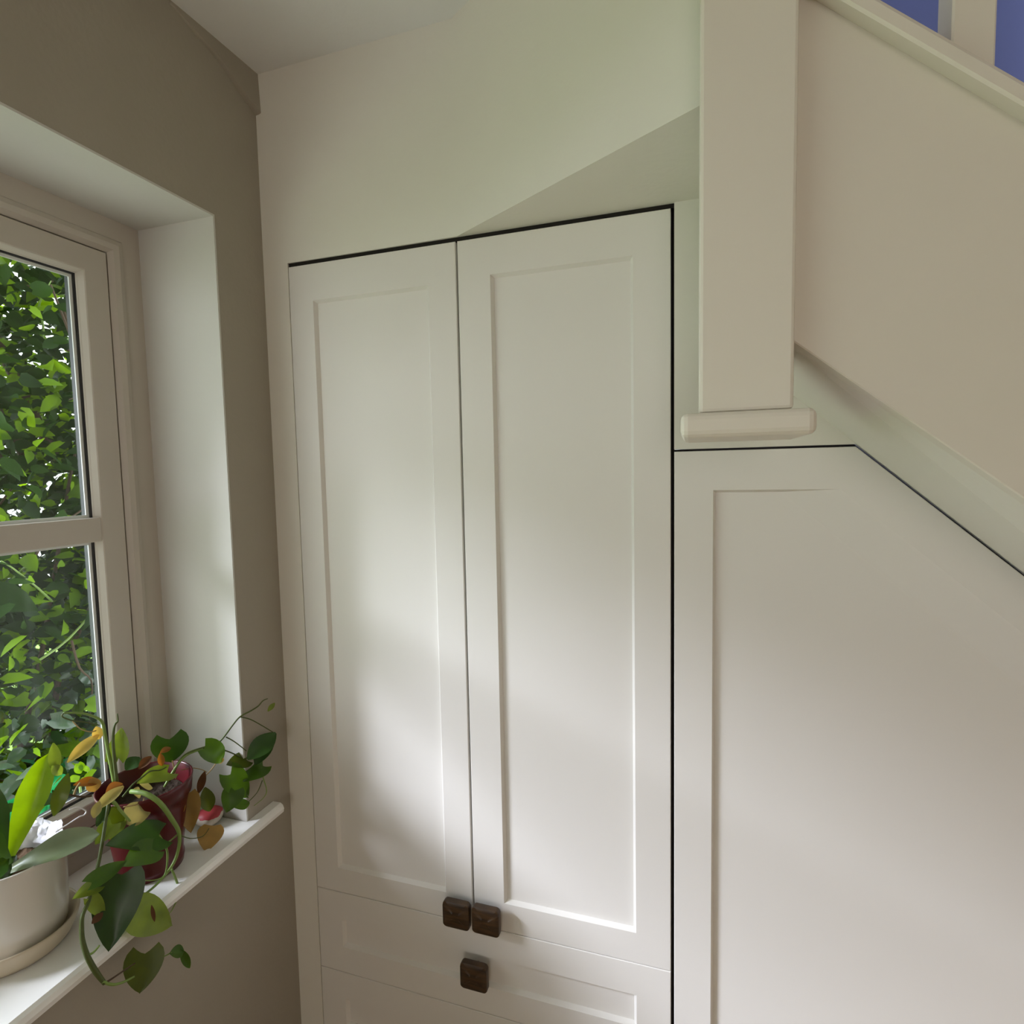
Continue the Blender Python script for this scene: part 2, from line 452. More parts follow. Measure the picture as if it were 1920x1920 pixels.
# sill board with rounded nosing and a short horn past the reveal
sp = [(XF - 0.02, SILL), (0.022, SILL), (0.028, SILL - 0.004), (0.031, SILL - 0.012), (0.029, SILL - 0.021), (0.022, SILL - 0.026), (XF - 0.02, SILL - 0.026)]
n = len(sp)
v = [(x, YW2 + 0.006, z) for x, z in sp] + [(x, YR - 0.006, z) for x, z in sp]
f = [tuple(range(n)), tuple(range(2 * n - 1, n - 1, -1))] + [(i, (i + 1) % n, n + (i + 1) % n, n + i) for i in range(n)]
hp = [(x if x > 0 else 0.0005, z) for x, z in sp]
v2 = [(x, YR - 0.006, z) for x, z in hp] + [(x, -0.058, z) for x, z in hp]
v, f = multi([(v, f), (v2, f)])
struct(mk('trim_3', v, f, M['sill'], fix=False), 'white painted window sill board')
sys_sill = None

# ------------------------------------------------------------------ built-in cupboard: two doors over drawers
cup = root('cupboard', (0.48, 0.0, 0.0), 'tall white built-in cupboard with two panelled doors over drawers, below the overhang', 'cupboard')

def shaker(name, outer, inner, mat, parent, y=0.0, depth=0.0095, ch=0.0055, thick=0.022, edge=0.0012, soft=None):
    """frame ring (outer and inner polygons of equal count) with a chamfered inner lip, and its recessed panel"""
    n = len(outer)
    def inset(poly, d):
        out = []
        cx = sum(p[0] for p in poly) / n; cz = sum(p[1] for p in poly) / n
        m = len(poly)
        for i in range(m):
            p0, p1, p2 = Vector(poly[i - 1]), Vector(poly[i]), Vector(poly[(i + 1) % m])
            e1 = (p1 - p0).normalized(); e2 = (p2 - p1).normalized()
            n1 = Vector((-e1.y, e1.x)); n2 = Vector((-e2.y, e2.x))
            if n1.dot(Vector((cx, cz)) - p1) < 0: n1 = -n1
            if n2.dot(Vector((cx, cz)) - p1) < 0: n2 = -n2
            bis = (n1 + n2); k = d / max(0.2, (1 + n1.dot(n2)))
            out.append(tuple(p1 + bis * k))
        return out
    o2 = inset(outer, edge); i2 = soft or inset(inner, ch)
    loops = [[(x, y + thick, z) for x, z in outer], [(x, y + edge, z) for x, z in outer], [(x, y, z) for x, z in o2],
             [(x, y, z) for x, z in inner], [(x, y + depth, z) for x, z in i2], [(x, y + thick, z) for x, z in i2]]
    V = [p for L in loops for p in L]; F = []
    for i in range(len(loops)):
        j = (i + 1) % len(loops)
        for k in range(n):
            F.append((i * n + k, i * n + (k + 1) % n, j * n + (k + 1) % n, j * n + k))
    fr = mk(name, V, F, mat, parent)
    pv, pf = prism_y(i2, y + depth, y + thick - 0.002)
    mk('recessed_panel', pv, pf, mat, fr)
    return fr

def rect(x0, x1, z0, z1): return [(x0, z0), (x1, z0), (x1, z1), (x0, z1)]

def knob(parent, cx, cz, yf=-0.0005, w=0.062, h=0.060):
    """square walnut knob: rounded plate with a bowed face on a short stem"""
    V, F = [], []
    nseg = 6
    r = 0.009
    out = []
    for (sx, sz, a0) in ((1, 1, 0), (-1, 1, 90), (-1, -1, 180), (1, -1, 270)):
        for k in range(nseg + 1):
            a = math.radians(a0 + 90 * k / nseg)
            out.append((sx * (w / 2 - r) + r * math.cos(a), sz * (h / 2 - r) + r * math.sin(a)))
    n = len(out)
    rings = [(0.90, 0.016), (0.985, 0.0175), (1.0, 0.019), (1.0, 0.0285), (0.992, 0.0298), (0.975, 0.0306), (0.6, 0.0322), (0.25, 0.033)]
    for s, d in rings:
        for x, z in out:
            bow = 0.0035 * (1 - (z * 2 / h) ** 2) if d > 0.027 else 0
            V.append((cx + x * s, yf - d - bow * (0.4 if d < 0.03 else 1), cz + z * s))
    for i in range(len(rings) - 1):
        for k in range(n):
            F.append((i * n + k, i * n + (k + 1) % n, (i + 1) * n + (k + 1) % n, (i + 1) * n + k))
    F.append(tuple(range(n))[::-1]); F.append(tuple((len(rings) - 1) * n + k for k in range(n)))
    m = len(V)
    for d, rr in ((0.0, 0.013), (0.005, 0.010), (0.018, 0.013)):
        for k in range(16):
            a = 2 * math.pi * k / 16
            V.append((cx + rr * math.cos(a), yf - d, cz + rr * math.sin(a)))
    for i in range(2):
        for k in range(16):
            F.append((m + i * 16 + k, m + i * 16 + (k + 1) % 16, m + (i + 1) * 16 + (k + 1) % 16, m + (i + 1) * 16 + k))
    o = mk('knob', V, F, M['walnut'], parent, smooth=True)
    for p in o.data.polygons: p.use_smooth = abs(p.normal.y) < 0.3 or abs(p.normal.y) > 0.985
    o['label'] = 'dark walnut square knob'
    return o

d1 = shaker('door', rect(XA, XM - 0.0022, ZB + 0.0007, ZT), rect(0.129, 0.4115, 0.6105, 1.939), M['joinery'], cup)
d2 = shaker('door', rect(XM + 0.0022, XR, ZB + 0.0007, ZT), rect(0.5485, 0.8297, 0.6150, 1.9440), M['joinery'], cup)
knob(d1, 0.4475, 0.5875); knob(d2, 0.5160, 0.5890)
g1 = shaker('drawer', rect(XA, XR, 0.3455, ZB - 0.0007), rect(0.1335, 0.8300, 0.4105, 0.4807), M['joinery'], cup)
knob(g1, 0.4850, 0.4535)
g2 = shaker('drawer', rect(XA, XR, 0.1410, 0.3440), rect(0.1335, 0.8300, 0.2060, 0.2760), M['joinery'], cup)
knob(g2, 0.4850, 0.2480)
box('plinth', XA, XR, 0.004, 0.024, 0.0, 0.138, M['joinery'], cup)
mk('carcass_gap_shade', *multi([boxvf(XA - 0.001, XR + 0.005, 0.05, 0.07, 0.0, ZT + 0.012), boxvf(XA - 0.0005, XR + 0.006, 0.0035, 0.05, ZT + 0.0015, ZT + 0.0088),
                      boxvf(XR + 0.0005, XR + 0.0061, 0.019, 0.05, 0.0, ZT + 0.012), boxvf(XM - 0.01, XM + 0.01, 0.0235, 0.05, ZB, ZT + 0.0)]), M['gap_shade'], cup, fix=False)  # near-black strips fill the door gaps, their shade put into colour

# ------------------------------------------------------------------ sloping understairs door
XP, XQ, ZP = 0.9036, 1.2005, 1.5802
GS = 0.889
und = root('understairs_door', (1.5, 0.0, 0.0), 'white panelled understairs door with a sloping top, right of the tall cupboard', 'cupboard door')
xe = 2.55
outer = [(XP, 0.11), (xe, 0.11), (xe, ZP - GS * (xe - XQ)), (XQ, ZP), (XP, ZP)]
k = 0.0705
xq2 = XQ - 0.022
inner = [(0.972, 0.19), (xe - 0.07, 0.19), (xe - 0.07, ZP - k - GS * (xe - 0.07 - xq2)), (xq2, ZP - k - 0.0015), (0.972, ZP - k - 0.0015)]
sx = lambda x, off: ZP - k - 0.0015 - off - GS * (x - xq2)
c2 = 0.0045
soft = [(0.972 + c2, 0.19 + c2), (xe - 0.07 - c2, 0.19 + c2), (xe - 0.07 - c2, sx(xe - 0.07 - c2, 0.085)), (xq2 - 0.085 / GS + 0.01, ZP - k - 0.0015 - c2), (0.972 + c2, ZP - k - 0.0015 - c2)]
soft[3] = (xq2 - (0.085 - c2) / GS, ZP - k - 0.0015 - c2)
shaker('door_leaf', outer, inner, M['joinery'], und, soft=soft)
mk('backing_frame', *prism_y([(XP, 0.0), (xe + 0.01, 0.0), (xe + 0.01, ZP + 0.006 - GS * (xe - XQ)), (XQ + 0.002, ZP + 0.0062), (XP, ZP + 0.0045)], 0.03, 0.045), M['gap_shade'], und)  # near-black board gives the sloping gap its shade by colour
struct(mk('baseboard_back', *boxvf(XP, xe + 0.75, -0.004, 0.02, 0.0, 0.105), M['joinery']), 'white skirting under the sloping door')
struct(mk('wall_under_stairs', *prism_y([(xe + 0.004, 0.105), (XROOM, 0.105), (XROOM, 0.3), (xe + 0.004, ZP - GS * (xe - XQ))], 0.0, 0.03), M['wall_white']), 'white wall at the foot of the stairs')

# ------------------------------------------------------------------ staircase: newel, string, soffit, base rail, balusters
stair = root('staircase', (1.6, -0.3, 0.0), 'white painted closed-string staircase with square newel and banister above the sloping door', 'staircase')
SY = -0.345
sb = lambda x: 1.6936 - 0.8185 * (x - 1.0543)          # underside of the string
st = lambda x: 2.0700 - 0.868 * (x - 1.0745)           # top of the string, under the base rail
x0, x1 = 1.0465, 2.75
mk('string', *prism_y([(x0, sb(x0)), (x1, sb(x1)), (x1, st(x1)), (x0, st(x0))], SY, SY + 0.03), M['stair_white'], stair, bevel=0.0015, segs=1)
# sloping soffit between the string and the understairs wall
gs = lambda x: ZP + 0.006 - GS * (x - XQ)
xs0, xs1 = 0.985, 2.70
v = [(xs0, SY + 0.012, sb(xs0) + 0.003), (xs1, SY + 0.012, sb(xs1) + 0.003), (xs1, 0.018, gs(xs1)), (xs0, 0.018, gs(xs0)),
     (xs0, SY + 0.012, sb(xs0) + 0.04), (xs1, SY + 0.012, sb(xs1) + 0.04), (xs1, 0.018, gs(xs1) + 0.04), (xs0, 0.018, gs(xs0) + 0.04)]
mk('soffit', v, boxvf(0, 1, 0, 1, 0, 1)[1], M['wall_white'], stair)
box('trimmer', 0.978, 1.03, -0.33, 0.016, 1.735, ZT + 0.0085, M['wall_white'], stair)
# newel post with its base cap
post = box('newel_post', 0.9440, 1.0475, -0.372, -0.268, 1.6160, 3.05, M['stair_white'], stair, bevel=0.004)
box('base_cap', 0.9225, 1.0700, -0.388, -0.250, 1.5850, 1.6150, M['stair_white'], post, bevel=0.0085, segs=3)
# base rail: moulded section swept along the slope
rail = lambda x: 2.0496 - 0.866 * (x - 1.088)
prof = [(-0.345, 0.006), (-0.370, 0.0), (-0.373, 0.003), (-0.373, 0.017), (-0.369, 0.021), (-0.364, 0.022), (-0.361, 0.031), (-0.355, 0.034), (-0.305, 0.034), (-0.305, 0.006)]
n = len(prof); V, F = [], []
for xx in (x0, x1):
    V += [(xx, y, rail(xx) + dz) for y, dz in prof]
F = [tuple(range(n)), tuple(range(2 * n - 1, n - 1, -1))] + [(i, (i + 1) % n, n + (i + 1) % n, n + i) for i in range(n)]
mk('base_rail', V, F, M['stair_white'], stair)
for kx in range(-1, 9):
    bx = 1.1946 + 0.118 * kx
    wd = 0.0390
    yb0, yb1 = -0.358, -0.317
    zl, zr = rail(bx) + 0.03, rail(bx + wd) + 0.03
    tv = [(bx, yb0, zl), (bx + wd, yb0, zr), (bx + wd, yb1, zr), (bx, yb1, zl), (bx, yb0, zl + 0.82), (bx + wd, yb0, zr + 0.82), (bx + wd, yb1, zr + 0.82), (bx, yb1, zl + 0.82)]
    mk('baluster', tv, boxvf(0, 1, 0, 1, 0, 1)[1], M['stair_white'], stair, bevel=0.002, segs=1)
hr = lambda x: rail(x) + 0.85
hp = [(-0.372, 0.0), (-0.378, 0.02), (-0.366, 0.05), (-0.338, 0.058), (-0.310, 0.05), (-0.298, 0.02), (-0.304, 0.0)]
n = len(hp); V = []
for xx in (x0, x1): V += [(xx, y, hr(xx) + dz) for y, dz in hp]
F = [tuple(range(n)), tuple(range(2 * n - 1, n - 1, -1))] + [(i, (i + 1) % n, n + (i + 1) % n, n + i) for i in range(n)]
mk('handrail', V, F, M['stair_white'], stair)

# ------------------------------------------------------------------ leaves and stems
def leaf_vf(base, tip, width, face, curl=0.0, fold=0.15, lobe=0.22, kind='heart', nu=9, nv=6, bend=0.0):
    base, tip = Vector(base), Vector(tip)
    L = tip - base; ln = L.length; d = L.normalized()
    N = Vector(face); N = (N - d * N.dot(d)).normalized()
    S = d.cross(N)
    V, F = [], []
    for i in range(nu + 1):
        u = i / nu
        if kind == 'heart':
            w = (math.sin(math.pi * min(1, (u * 0.93 + 0.07)) ** 0.62)) ** 0.85 if u < 1 else 0
        elif kind == 'strap':
            w = (min(1, 0.30 + 1.25 * u ** 1.1)) * (1 - u ** 5) ** 0.6
        else:
            w = math.sin(math.pi * min(1, u * 0.96 + 0.02)) ** 0.8
        for j in range(nv + 1):
            v = -1 + 2 * j / nv
            uu = u - (lobe * abs(v) ** 1.4 * (1 - u) ** 2.2 if kind == 'heart' else 0)
            p = base + d * (uu * ln) + S * (v * w * width / 2)
            p += N * (fold * width * (abs(v) ** 1.5) * w * 0.5 - curl * ln * (u ** 2) + bend * ln * math.sin(math.pi * u)
                      + 0.02 * width * math.sin(7 * u + 3 * v))
            V.append(p)
    for i in range(nu):
        for j in range(nv):
            a = i * (nv + 1) + j
            F.append((a, a + 1, a + nv + 2, a + nv + 1))
    return V, F

def add_leaf(parent, b, t, X, wpx, mat, up=0.35, side=0.0, X2=None, label=None, name='leaf', **kw):
    """leaf surveyed from sight lines: base and tip in pixels, on planes parallel to the window"""
    X2 = X if X2 is None else X2
    B, Tp = sight(b[0], b[1], X), sight(t[0], t[1], X2)
    dep = ((B + Tp) / 2 - CAM).dot(FW)
    wd = wpx * dep / FPX
    toc = (CAM - (B + Tp) / 2).normalized()
    face = toc + Vector((0, 0, up)) + Vector((side, -side, 0)) * 0.5
    v, f = leaf_vf(B, Tp, wd, face, **kw)
    o = mk(name, v, f, M[mat], parent, smooth=True, fix=False)
    if label: o['label'] = label
    return o

def add_stem(parent, pts, r, mat, name='stem', seg=7):
    """pts: (px, py, X)"""
    P = [sight(a, b, X) for a, b, X in pts]
    v, f = tube_vf(P, r, seg)
    return mk(name, v, f, M[mat], parent, smooth=True, fix=False)

# ------------------------------------------------------------------ trailing pothos in a red pot
RC = (-0.076, -0.309)
po = root('potted_pothos', (RC[0], RC[1], SILL), 'trailing half-wilted vine in a dark red pot on the window sill', 'potted plant')
prof = [(0.048, SILL + 0.0005), (0.056, SILL + 0.0015), (0.058, SILL + 0.012), (0.0585, SILL + 0.016), (0.0565, SILL + 0.019), (0.0600, SILL + 0.05), (0.068, SILL + 0.115), (0.073, SILL + 0.140), (0.0775, SILL + 0.142),
        (0.0805, SILL + 0.168), (0.0815, SILL + 0.173), (0.0795, SILL + 0.1745), (0.078, SILL + 0.172), (0.071, SILL + 0.130), (0.066, SILL + 0.110), (0.050, SILL + 0.10)]
mk('pot', *lathe_vf(RC, prof, 56), M['redpot'], po, smooth=True)
def soil_vf(c, r, z, amp, seg=28, rings=7):
    V = [(c[0], c[1], z + amp)]; F = []
    for i in range(1, rings + 1):
        for s in range(seg):
            a = 2 * math.pi * s / seg; rr = r * i / rings
            x, y = c[0] + rr * math.cos(a), c[1] + rr * math.sin(a)
            V.append((x, y, z + amp * noise.noise(Vector((x * 60, y * 60, z * 9)))))
    for s in range(seg): F.append((0, 1 + s, 1 + (s + 1) % seg))
    for i in range(rings - 1):
        for s in range(seg):
            a = 1 + i * seg + s; b = 1 + i * seg + (s + 1) % seg
            F.append((a, b, b + seg, a + seg))
    return V, F
mk('soil', *soil_vf(RC, 0.0705, SILL + 0.137, 0.008), M['soil'], po, smooth=True)

# stems: pixel, pixel, distance plane
G, D_, TN = 'stem_green', 'stem_dark', 'stem_tan'
add_stem(po, [(214, 1466, -.085), (209, 1440, -.09), (202, 1405, -.095), (197, 1378, -.10), (191, 1353, -.10), (172, 1342, -.105), (150, 1337, -.11), (119, 1337, -.115)], [.0035, .0032, .003, .0028, .0026, .0022, .0018, .0015], G)
add_stem(po, [(119, 1337, -.115), (117, 1344, -.115), (135, 1351, -.112), (160, 1354, -.108), (186, 1360, -.105)], [.0014, .0013, .0012, .0011, .001], D_)
add_stem(po, [(136, 1352, -.112), (150, 1366, -.11), (168, 1372, -.11), (180, 1370, -.11)], .001, TN)
add_stem(po, [(219, 1466, -.08), (214, 1420, -.085), (212, 1385, -.088), (215, 1360, -.09), (221, 1352, -.09), (220, 1338, -.09)], [.0032, .003, .0026, .002, .0016, .001], D_)
add_stem(po, [(316, 1466, -.06), (335, 1430, -.058), (353, 1412, -.05), (384, 1401, -.04), (405, 1395, -.03), (418, 1384, -.02), (436, 1360, -.005), (450, 1344, .005), (470, 1333, .012), (484, 1324, .018), (493, 1314, .02), (502, 1310, .022)],
         [.003, .0028, .0026, .0024, .002, .0019, .0017, .0017, .0016, .0015, .0012, .0008], D_)
add_stem(po, [(308, 1476, -.06), (330, 1438, -.058), (350, 1416, -.05), (380, 1404, -.04)], [.0026, .0024, .002, .0016], G)
add_stem(po, [(450, 1344, .005), (470, 1349, .012), (492, 1361, .02), (512, 1373, .03)], [.0014, .0012, .0011, .001], D_)
add_stem(po, [(424, 1382, -.015), (440, 1391, -.008), (462, 1408, .002)], [.0014, .0012, .001], 'stem_dark')
add_stem(po, [(416, 1405, -.02), (435, 1412, -.012), (460, 1424, 0.0)], [.0016, .0014, .0012], D_)
add_stem(po, [(407, 1428, -.03), (398, 1441, -.035), (386, 1454, -.04)], [.0012, .0011, .001], TN)
add_stem(po, [(490, 1440, .014), (494, 1460, .014), (500, 1482, .014), (494, 1496, .014), (476, 1511, .012)], [.0012, .0013, .0011, .0008, .0006], G)
add_stem(po, [(492, 1463, .014), (482, 1486, .01), (464, 1505, .006), (456, 1513, .004)], [.0011, .0009, .0008, .0006], D_)
add_stem(po, [(246, 1484, -.045), (272, 1488, -.008), (300, 1506, .012), (322, 1536, .014), (336, 1562, .014), (334, 1595, .014), (321, 1626, .014), (292, 1660, .016), (262, 1683, .02), (248, 1688, .02)], [.0042, .0045, .0045, .0042, .0036, .003, .0026, .0022, .0018, .0014], G)
add_stem(po, [(336, 1562, .014), (322, 1574, .006), (308, 1585, .01), (290, 1597, .012)], [.0016, .0014, .0012, .0012], G)
add_stem(po, [(336, 1565, .014), (356, 1572, .002), (380, 1568, -.015), (392, 1553, -.02)], [.001, .0009, .0008, .0007], D_)
add_stem(po, [(322, 1630, .014), (331, 1652, .014), (335, 1668, .018), (330, 1690, .022), (320, 1710, .026), (308, 1718, .028)], [.002, .0021, .0021, .0014, .0009, .0007], G)
add_stem(po, [(298, 1566, .006), (312, 1590, .010), (314, 1612, .012), (309, 1640, .014), (292, 1650, .016), (258, 1651, .018)], [.002, .0019, .0018, .0015, .0011, .0008], G)
add_stem(po, [(204, 1502, -.03), (198, 1540, -.015), (190, 1590, .0), (180, 1640, .012), (166, 1690, .022), (155, 1716, .028), (153, 1740, .032), (155, 1765, .036), (164, 1794, .042), (180, 1823, .048), (196, 1844, .052)], [.0026, .0028, .0028, .0028, .003, .003, .0034, .0036, .004, .0042, .003], D_)
add_stem(po, [(196, 1844, .052), (213, 1833, .054), (235, 1818, .056), (253, 1806, .058)], [.0018, .0014, .0012, .001], 'twig')
add_stem(po, [(192, 1840, .052), (210, 1846, .054), (230, 1842, .056), (252, 1831, .06)], [.0026, .0022, .0019, .0014], G)
add_stem(po, [(163, 1792, .042), (176, 1785, .044), (187, 1772, .045)], [.002, .0016, .0013], G)
add_stem(po, [(204, 1500, -.03), (214, 1505, -.025), (228, 1522, -.015), (244, 1540, -.006)], [.0032, .003, .0024, .0018], G)
add_stem(po, [(172, 1492, -.07), (155, 1494, -.075), (133, 1491, -.08), (122, 1486, -.085)], [.0018, .0018, .0016, .0014], 'twig')
add_stem(po, [(230, 1494, -.05), (250, 1470, -.055), (268, 1456, -.06), (282, 1446, -.062), (300, 1444, -.065), (312, 1438, -.065)], [.0016, .0016, .0016, .0015, .0012, .001], D_)
add_stem(po, [(330, 1460, -.06), (327, 1442, -.062), (323, 1426, -.065)], [.0016, .0014, .0012], TN)
add_stem(po, [(232, 1513, -.02), (255, 1509, -.02), (268, 1503, -.025), (270, 1496, -.03)], [.0012, .0012, .0011, .001], TN)
add_stem(po, [(352, 1490, -.03), (353, 1475, -.03), (355, 1458, -.035)], [.0016, .0012, .0008], TN)
add_stem(po, [(138, 1492, -.08), (143, 1478, -.08), (150, 1468, -.082)], [.0018, .0016, .0014], TN)
add_stem(po, [(340, 1444, -.05), (360, 1440, -.045), (378, 1443, -.04), (388, 1448, -.04)], .0008, TN)
add_stem(po, [(308, 1793, .066), (316, 1789, .068), (322, 1785, .07)], [.001, .0012, .0012], G)

Lf = lambda *a, **k: add_leaf(po, *a, **k)
Lf((298, 1566), (206, 1578), .006, 66, 'leaf_dark', up=0.5, curl=0.08, X2=.016, label='big dark green heart-shaped leaf')
Lf((286, 1592), (232, 1622), .034, 56, 'leaf_mid', up=0.5, curl=0.05, X2=.040, fold=0.12)
Lf((172, 1655), (238, 1614), .030, 32, 'leaf_mid', up=0.4, fold=0.5, X2=.036)
Lf((228, 1640), (203, 1786), .026, 84, 'leaf_dark', up=0.15, curl=0.03, X2=.044, lobe=0.15, fold=0.25, label='largest dark green leaf hanging over the sill edge')
Lf((246, 1708), (328, 1735), .030, 66, 'leaf_light', up=0.25, curl=0.05, X2=.040, lobe=0.1, label='pale green leaf with a brown scar')
Lf((272, 1788), (262, 1864), .058, 66, 'leaf_olive', up=0.05, curl=0.03, X2=.064, lobe=0.25, label='lowest olive heart-shaped leaf hanging below the sill')
Lf((318, 1788), (345, 1782), .07, 22, 'leaf_mid', up=0.2, kind='lance', fold=0.3)
Lf((338, 1780), (356, 1815), .07, 14, 'leaf_mid', up=0.2, kind='lance', fold=0.3)
Lf((284, 1697), (290, 1728), .0405, 7, 'leaf_brown', up=0.2, kind='lance', name='leaf_scar', X2=.0425)
Lf((180, 1662), (135, 1686), .020, 30, 'leaf_light', up=0.35, fold=0.5, X2=.024)
Lf((170, 1684), (196, 1720), .022, 26, 'leaf_light', up=0.2, fold=0.3)
Lf((193, 1711), (172, 1732), .028, 14, 'leaf_brown', up=0.3, kind='lance')
Lf((206, 1506), (181, 1550), -.028, 18, 'leaf_dark', up=0.4, kind='lance', X2=-.02, fold=0.4)
Lf((210, 1545), (178, 1584), -.016, 36, 'leaf_light', up=0.2)
Lf((222, 1540), (205, 1575), -.024, 30, 'leaf_light', up=0.2)
Lf((236, 1532), (288, 1514), -.016, 42, 'leaf_cream', up=0.1, lobe=0.05)
Lf((210, 1512), (226, 1552), -.022, 26, 'leaf_olive', up=0.1, kind='lance')
Lf((314, 1448), (258, 1466), -.060, 44, 'leaf_light', up=0.9, X2=-.055, curl=0.05)
Lf((219, 1420), (228, 1364), -.10, 36, 'leaf_light', up=0.0, X2=-.105)
Lf((262, 1420), (236, 1440), -.10, 28, 'leaf_dark', up=0.7, kind='lance', curl=0.2)
Lf((204, 1430), (222, 1418), -.105, 20, 'leaf_light', up=0.3)
Lf((318, 1386), (322, 1432), -.075, 62, 'leaf_dark', up=0.35, lobe=0.34, curl=0.12, fold=0.25)
Lf((384, 1402), (417, 1428), -.03, 40, 'leaf_mid', up=0.5, X2=-.022, bend=0.22, label='green leaf with a yellowing tip')
Lf((413, 1418), (413, 1432), -.0215, 13, 'leaf_yellow', up=0.3, kind='lance')
Lf((517, 1374), (464, 1424), .034, 38, 'leaf_dark', up=0.4, X2=.02, fold=0.2, kind='lance', label='glossy dark leaf reaching toward the cupboard')
Lf((462, 1424), (424, 1434), .002, 34, 'leaf_olive', up=0.5, X2=-.006)
Lf((493, 1436), (455, 1466), .013, 38, 'leaf_mid', up=0.4, X2=.008)
Lf((432, 1452), (466, 1496), .0, 44, 'leaf_mid', up=0.2, lobe=0.28)
Lf((440, 1482), (424, 1524), .002, 40, 'leaf_mid', up=0.15)
Lf((468, 1505), (436, 1512), .004, 22, 'leaf_mid', up=0.3, kind='lance')
Lf((500, 1440), (484, 1448), .016, 10, 'leaf_brown', up=0.3, kind='lance')
Lf((352, 1488), (358, 1562), -.025, 40, 'leaf_ochre', up=0.1, lobe=0.1, fold=0.55, X2=-.015, label='withered ochre leaf')
Lf((345, 1500), (334, 1532), -.022, 14, 'leaf_yellow', up=0.3, kind='lance', fold=0.5)
Lf((356, 1504), (373, 1512), -.024, 18, 'leaf_orange', up=0.3, kind='lance', fold=0.4)
Lf((398, 1548), (386, 1598), -.018, 46, 'leaf_ochre', up=0.2, lobe=0.05, X2=-.01)
Lf((384, 1446), (372, 1488), -.04, 14, 'leaf_brown', up=0.2, kind='lance')
Lf((384, 1476), (393, 1521), -.034, 26, 'leaf_olive', up=0.1, kind='lance', fold=0.4)
Lf((186, 1376), (126, 1430), -.11, 22, 'leaf_yellow', up=0.4, kind='lance', fold=0.4, label='yellow drooping leaf')
Lf((180, 1362), (186, 1386), -.11, 18, 'leaf_yellow', up=0.3, kind='lance', fold=0.3)
Lf((186, 1466), (143, 1468), -.082, 20, 'leaf_orange', up=0.6, kind='lance', fold=0.5, curl=0.15)
Lf((172, 1458), (178, 1484), -.08, 24, 'leaf_ochre', up=0.4, kind='lance', fold=0.3)
Lf((232, 1474), (178, 1520), -.03, 22, 'leaf_cream', up=0.6, kind='lance', fold=0.5)
Lf((186, 1502), (176, 1534), -.028, 17, 'leaf_cream', up=0.3, kind='lance', fold=0.3)
Lf((230, 1470), (198, 1488), -.045, 22, 'leaf_orange', up=0.7, kind='lance', fold=0.6)
Lf((284, 1418), (260, 1442), -.085, 16, 'leaf_brown', up=0.5, kind='lance', fold=0.5)
Lf((320, 1402), (300, 1412), -.072, 12, 'leaf_orange', up=0.5, kind='lance', fold=0.5)
Lf((300, 1412), (304, 1436), -.074, 12, 'leaf_orange', up=0.3, kind='lance', fold=0.5)
Lf((128, 1450), (101, 1530), -.082, 26, 'leaf_olive', up=0.2, kind='lance', bend=0.15)
Lf((105, 1450), (100, 1393), -.088, 20, 'leaf_light', up=0.2, kind='lance')
Lf((97, 1436), (116, 1452), -.086, 18, 'leaf_light', up=0.3, kind='lance')
Lf((286, 1478), (262, 1470), -.06, 16, 'leaf_cream', up=0.9, kind='lance')
Lf((264, 1492), (246, 1484), -.045, 22, 'leaf_cream', up=0.9, kind='lance', fold=0.4)
Lf((515, 1318), (502, 1334), .022, 9, 'leaf_light', up=0.2, kind='lance', fold=0.3)
Lf((512, 1374), (478, 1434), .026, 30, 'leaf_dark', up=0.2, kind='lance', X2=.018)

# ------------------------------------------------------------------ orchid in a white pot
OC = (-0.1165, -0.5165)
orc = root('potted_orchid', (OC[0], OC[1], SILL), 'leafy orchid in a white glazed pot at the near end of the sill', 'potted plant')
prof = [(0.058, SILL + 0.0005), (0.068, SILL + 0.002), (0.074, SILL + 0.009), (0.081, SILL + 0.024), (0.0845, SILL + 0.036), (0.0835, SILL + 0.0405), (0.0805, SILL + 0.0385), (0.072, SILL + 0.022), (0.06, SILL + 0.010), (0.02, SILL + 0.008)]
mk('saucer', *lathe_vf(OC, prof, 56), M['saucer'], orc, smooth=True)
prof = [(0.048, SILL + 0.011), (0.060, SILL + 0.012), (0.068, SILL + 0.028), (0.0705, SILL + 0.055), (0.0715, SILL + 0.10), (0.0725, SILL + 0.152), (0.0735, SILL + 0.157), (0.0715, SILL + 0.159), (0.068, SILL + 0.154), (0.066, SILL + 0.125), (0.05, SILL + 0.12)]
mk('pot', *lathe_vf(OC, prof, 56), M['whitepot'], orc, smooth=True)
mk('bark_mix', *soil_vf(OC, 0.0665, SILL + 0.138, 0.012), M['bark'], orc, smooth=False)
Ol = lambda *a, **k: add_leaf(orc, *a, **k)
Ol((14, 1612), (92, 1412), -.105, 54, 'orchid_bright', up=0.0, kind='strap', X2=-.10, fold=0.35, bend=-0.05, nu=14, label='bright green upright leaf')
Ol((22, 1630), (186, 1562), -.080, 58, 'orchid_grey', up=1.0, kind='strap', X2=.004, fold=0.3, curl=0.03, bend=0.05, nu=14, label='grey green leaf arching over the rim')
Ol((16, 1622), (-50, 1560), -.08, 50, 'orchid_dark', up=0.3, kind='strap', X2=-.08, fold=0.3, nu=10)
Ol((10, 1610), (-30, 1660), -.06, 44, 'orchid_dark', up=0.6, kind='strap', X2=-.02, fold=0.3, nu=10)
Ol((6, 1612), (-20, 1470), -.10, 44, 'orchid_dark', up=0.1, kind='strap', X2=-.12, fold=0.3, nu=10)
mk('crown', *tube_vf([sight(8, 1652, -.10), sight(14, 1630, -.102), sight(18, 1606, -.104)], [.011, .013, .009], 10), M['orchid_dark'], orc, smooth=True)
